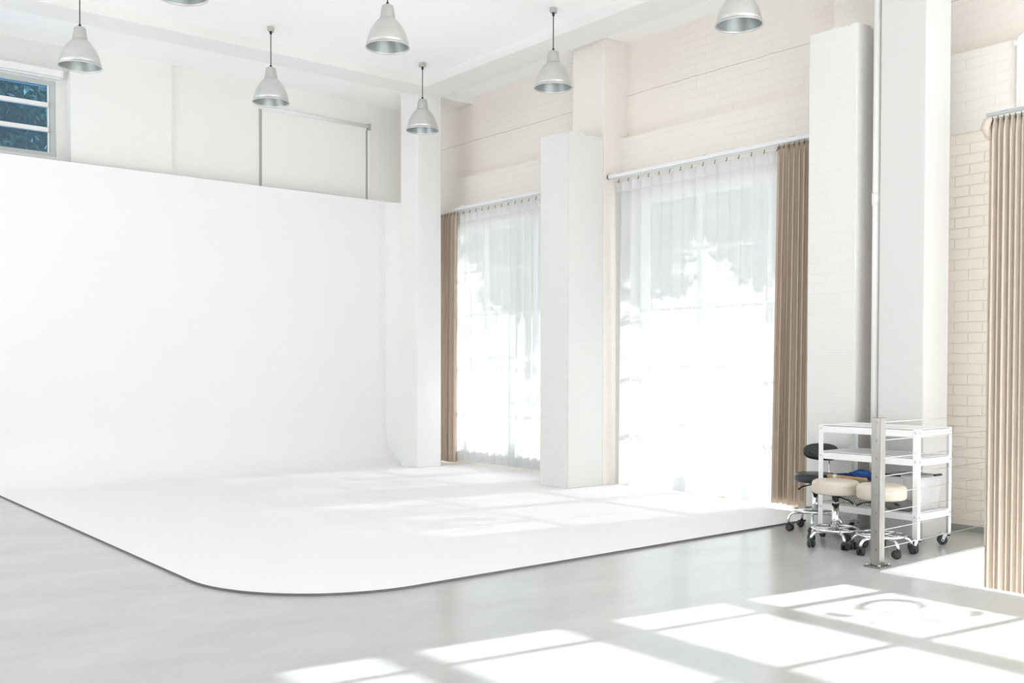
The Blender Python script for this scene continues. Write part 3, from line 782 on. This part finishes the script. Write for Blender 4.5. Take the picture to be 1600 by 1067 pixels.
# backrest on two chrome rods
# (built in the stool's own space, facing away from the seat centre)
br_rot = Matrix.Rotation(-1.1, 4, 'Z')
def L(p): return br_rot @ Vector(p)
dirv = Vector((.97, .24, 0)).normalized(); perp = Vector((-dirv.y, dirv.x, 0))
bm = BM(); nu, nv = 28, 10; g = []
for i in range(nu+1):
    a = 2*PI*i/nu; g.append(a)
cbk = Vector((0, 0, .640))+dirv*.175
rings = []
for dd, sc in ((-.022, .80), (-.016, .96), (0, 1.0), (.016, .96), (.022, .80)):
    rr = []
    for i in range(nu):
        a = 2*PI*i/nu; ex_ = math.copysign(abs(math.cos(a))**.75, math.cos(a))*.150*sc; ez = math.copysign(abs(math.sin(a))**.75, math.sin(a))*.072*sc
        bend = -.35*ex_*ex_/.15
        rr.append(bm.verts.new(L(cbk+perp*ex_+dirv*(dd+bend)+Vector((0, 0, ez)))))
    rings.append(rr)
for a, b in zip(rings, rings[1:]):
    for i in range(nu):
        f = bm.faces.new((a[i], a[(i+1) % nu], b[(i+1) % nu], b[i])); f.smooth = True
bm.faces.new(rings[0]); bm.faces.new(rings[-1][::-1])
back = mobj('backrest', bm, M['vinyl_black'], bs)
for s in (-1, 1):
    p0 = dirv*.10+perp*.04*s+Vector((0, 0, .40)); p1 = dirv*.205+perp*.042*s+Vector((0, 0, .405)); p2 = dirv*.215+perp*.043*s+Vector((0, 0, .44)); p3 = dirv*.195+perp*.045*s+Vector((0, 0, .64))
    bm = BM(); tube(bm, [L(p0), L(p1), L(p2), L(p3)], .0065, 8); mobj('back_rod', bm, M['chrome'], bs)

# ------------------------------------------------------------------ outside
bm = BM(); box(bm, 8.45, 40, -25, 40, -1.3, -1.2); box(bm, -20, 8.45, 12.45, 40, -1.3, -1.2); g_ = struct('ground', bm, M['ground'])
def tree(label, base, crown_c, crown_r, n, leaf, seed, mats, fringe=()):
    t = thing('tree', label, 'tree', base, 0, 'trees outside the windows')
    rnd = random.Random(seed); b = Vector(base); cc = Vector(crown_c)-b
    bm = BM(); tube(bm, [(0, 0, 0), (.05, .03, cc.z*.5), (cc.x, cc.y, cc.z*1.05)], [.13, .10, .04], 10)
    for k in range(7):
        a = rnd.uniform(0, 2*PI); e = Vector((math.cos(a)*crown_r[0]*.7, math.sin(a)*crown_r[1]*.7, rnd.uniform(-.4, .5)*crown_r[2]))
        tube(bm, [(cc.x*.8, cc.y*.8, cc.z*.75), cc+e*.5, cc+e], [.04, .03, .012], 6)
    mobj('trunk', bm, M['bark'], t)
    bm = BM()
    clusters = []
    while len(clusters) < 60:
        p = Vector((rnd.uniform(-1, 1), rnd.uniform(-1, 1), rnd.uniform(-1, 1)))
        if p.length < 1: clusters.append(Vector((p.x*crown_r[0], p.y*crown_r[1], p.z*crown_r[2])))
    for k in range(n):
        c = cc+rnd.choice(clusters)+Vector((rnd.gauss(0, .22), rnd.gauss(0, .22), rnd.gauss(0, .2)))
        u = Vector((rnd.gauss(0, 1), rnd.gauss(0, 1), rnd.gauss(0, 1))).normalized(); w = u.orthogonal().normalized()
        w = (Matrix.Rotation(rnd.uniform(0, 2*PI), 3, u) @ w); s = leaf*rnd.uniform(.7, 1.3)
        q = [c-u*s, c+w*s*.42, c+u*s, c-w*s*.42]
        f = bm.faces.new([bm.verts.new(p) for p in q]); f.material_index = 0 if rnd.random() < .8 else 1
    for c0, m_, q_ in fringe:
        for k in range(m_):
            c = Vector(c0)-b+Vector((rnd.gauss(0, q_), rnd.gauss(0, q_), rnd.gauss(0, q_)))
            u = Vector((rnd.gauss(0, 1), rnd.gauss(0, 1), rnd.gauss(0, 1))).normalized(); w = u.orthogonal().normalized(); s = leaf*rnd.uniform(.6, 1.1)
            f = bm.faces.new([bm.verts.new(p) for p in (c-u*s, c+w*s*.42, c+u*s, c-w*s*.42)]); f.material_index = 0
    me = mobj('foliage', bm, mats, t); me['kind'] = 'stuff'
    return t
LM = [M['leaf'], M['leaf_light']]
tree('leafy green tree seen through the high louvre window', (2.6, 15.2, -1.2), (2.7, 15.2, 4.9), (2.3, .8, 1.6), 40000, .06, 1, LM)
tree('leafy tree outside the far sheer curtain', (15.6, 8.4, -1.2), (15.6, 8.35, 7.75), (1.2, 1.75, 1.75), 17000, .16, 2, LM, [((15.2, 7.5, 5.7), 150, .22), ((15.2, 8.3, 5.55), 150, .25), ((15.2, 9.2, 5.7), 140, .22), ((15.2, 8.7, 5.1), 90, .25), ((15.2, 7.8, 4.9), 60, .2)])
tree('leafy tree outside the middle sheer curtain', (12.4, 6.1, -1.2), (12.2, 6.05, 6.1), (1.3, 1.3, 1.75), 15000, .15, 3, LM, [((11.6, 5.3, 4.1), 150, .22), ((11.7, 6.2, 4.0), 150, .22), ((11.6, 6.8, 4.1), 130, .2), ((11.6, 5.7, 3.5), 70, .2), ((11.6, 6.6, 3.4), 60, .2)])

tree('distant leafy tree glimpsed through the right half of the middle sheer', (20.5, 14.9, -1.2), (20.5, 14.9, 5.6), (1.2, 1.75, 2.2), 9000, .2, 31, LM)
tree('distant leafy tree glimpsed through the left half of the middle sheer', (20.5, 19.2, -1.2), (20.5, 19.2, 5.3), (1.2, 1.7, 2.2), 9000, .2, 32, LM)
tree('distant leafy tree glimpsed through the far sheer curtain', (20.5, 24.2, -1.2), (20.5, 24.2, 5.6), (1.2, 2.3, 2.4), 10000, .22, 33, LM)

# ------------------------------------------------------------------ light
SUN_DIR = Vector((-1, .165, -.5))
sd = bpy.data.lights.new('sun', 'SUN'); sd.energy = 5.6; sd.angle = .009; sd.color = (1, .985, .96)
so = bpy.data.objects.new('sun', sd); COL.objects.link(so)
so.rotation_euler = SUN_DIR.to_track_quat('-Z', 'Y').to_euler(); so.location = (14, 2, 8)

wd = bpy.data.worlds.new('sky'); scene.world = wd; wd.use_nodes = True
wn = wd.node_tree; bg = wn.nodes['Background']; bg.inputs['Strength'].default_value = 1.0
tc = wn.nodes.new('ShaderNodeTexCoord'); sx = wn.nodes.new('ShaderNodeSeparateXYZ'); wn.links.new(tc.outputs['Generated'], sx.inputs[0])
rp = wn.nodes.new('ShaderNodeMapRange'); rp.inputs['From Min'].default_value = -.12; rp.inputs['From Max'].default_value = .12
rp.inputs['To Min'].default_value = 2.2; rp.inputs['To Max'].default_value = 1.3          # sunlit ground below the horizon, hazy sky above
wn.links.new(sx.outputs['Z'], rp.inputs['Value'])
mc = wn.nodes.new('ShaderNodeVectorMath'); mc.operation = 'SCALE'; mc.inputs[0].default_value = (.965, .985, 1.02)
wn.links.new(rp.outputs[0], mc.inputs['Scale']); wn.links.new(mc.outputs[0], bg.inputs['Color'])

# ------------------------------------------------------------------ camera
f_, yaw, pitch, roll, cyp = 1534.479, .883694, .01952827, .00172207, 602.174
F = Vector((math.cos(yaw), math.sin(yaw), 0)); R = Vector((math.sin(yaw), -math.cos(yaw), 0)); U = Vector((0, 0, 1))
F2 = F*math.cos(pitch)-U*math.sin(pitch); U2 = U*math.cos(pitch)+F*math.sin(pitch)
R3 = R*math.cos(roll)+U2*math.sin(roll); U3 = U2*math.cos(roll)-R*math.sin(roll)
cd = bpy.data.cameras.new('camera'); co = bpy.data.objects.new('camera', cd); COL.objects.link(co)
cd.sensor_width = 36; cd.sensor_fit = 'HORIZONTAL'; cd.lens = 36*f_/1600
cd.shift_x = 0; cd.shift_y = (cyp-533.5)/1600
cd.clip_start = .05; cd.clip_end = 200
mw = Matrix((R3, U3, -F2)).transposed().to_4x4(); mw.translation = Vector((0, 0, 1.35))
co.matrix_world = mw
scene.camera = co

vs = scene.view_settings
vs.view_transform = 'Standard'; vs.look = 'None'; vs.gamma = 1; vs.use_curve_mapping = False; vs.exposure = 1.13
cyc = scene.cycles
cyc.max_bounces = 12; cyc.diffuse_bounces = 7; cyc.glossy_bounces = 4; cyc.transmission_bounces = 8; cyc.transparent_max_bounces = 16
cyc.caustics_reflective = False; cyc.caustics_refractive = False
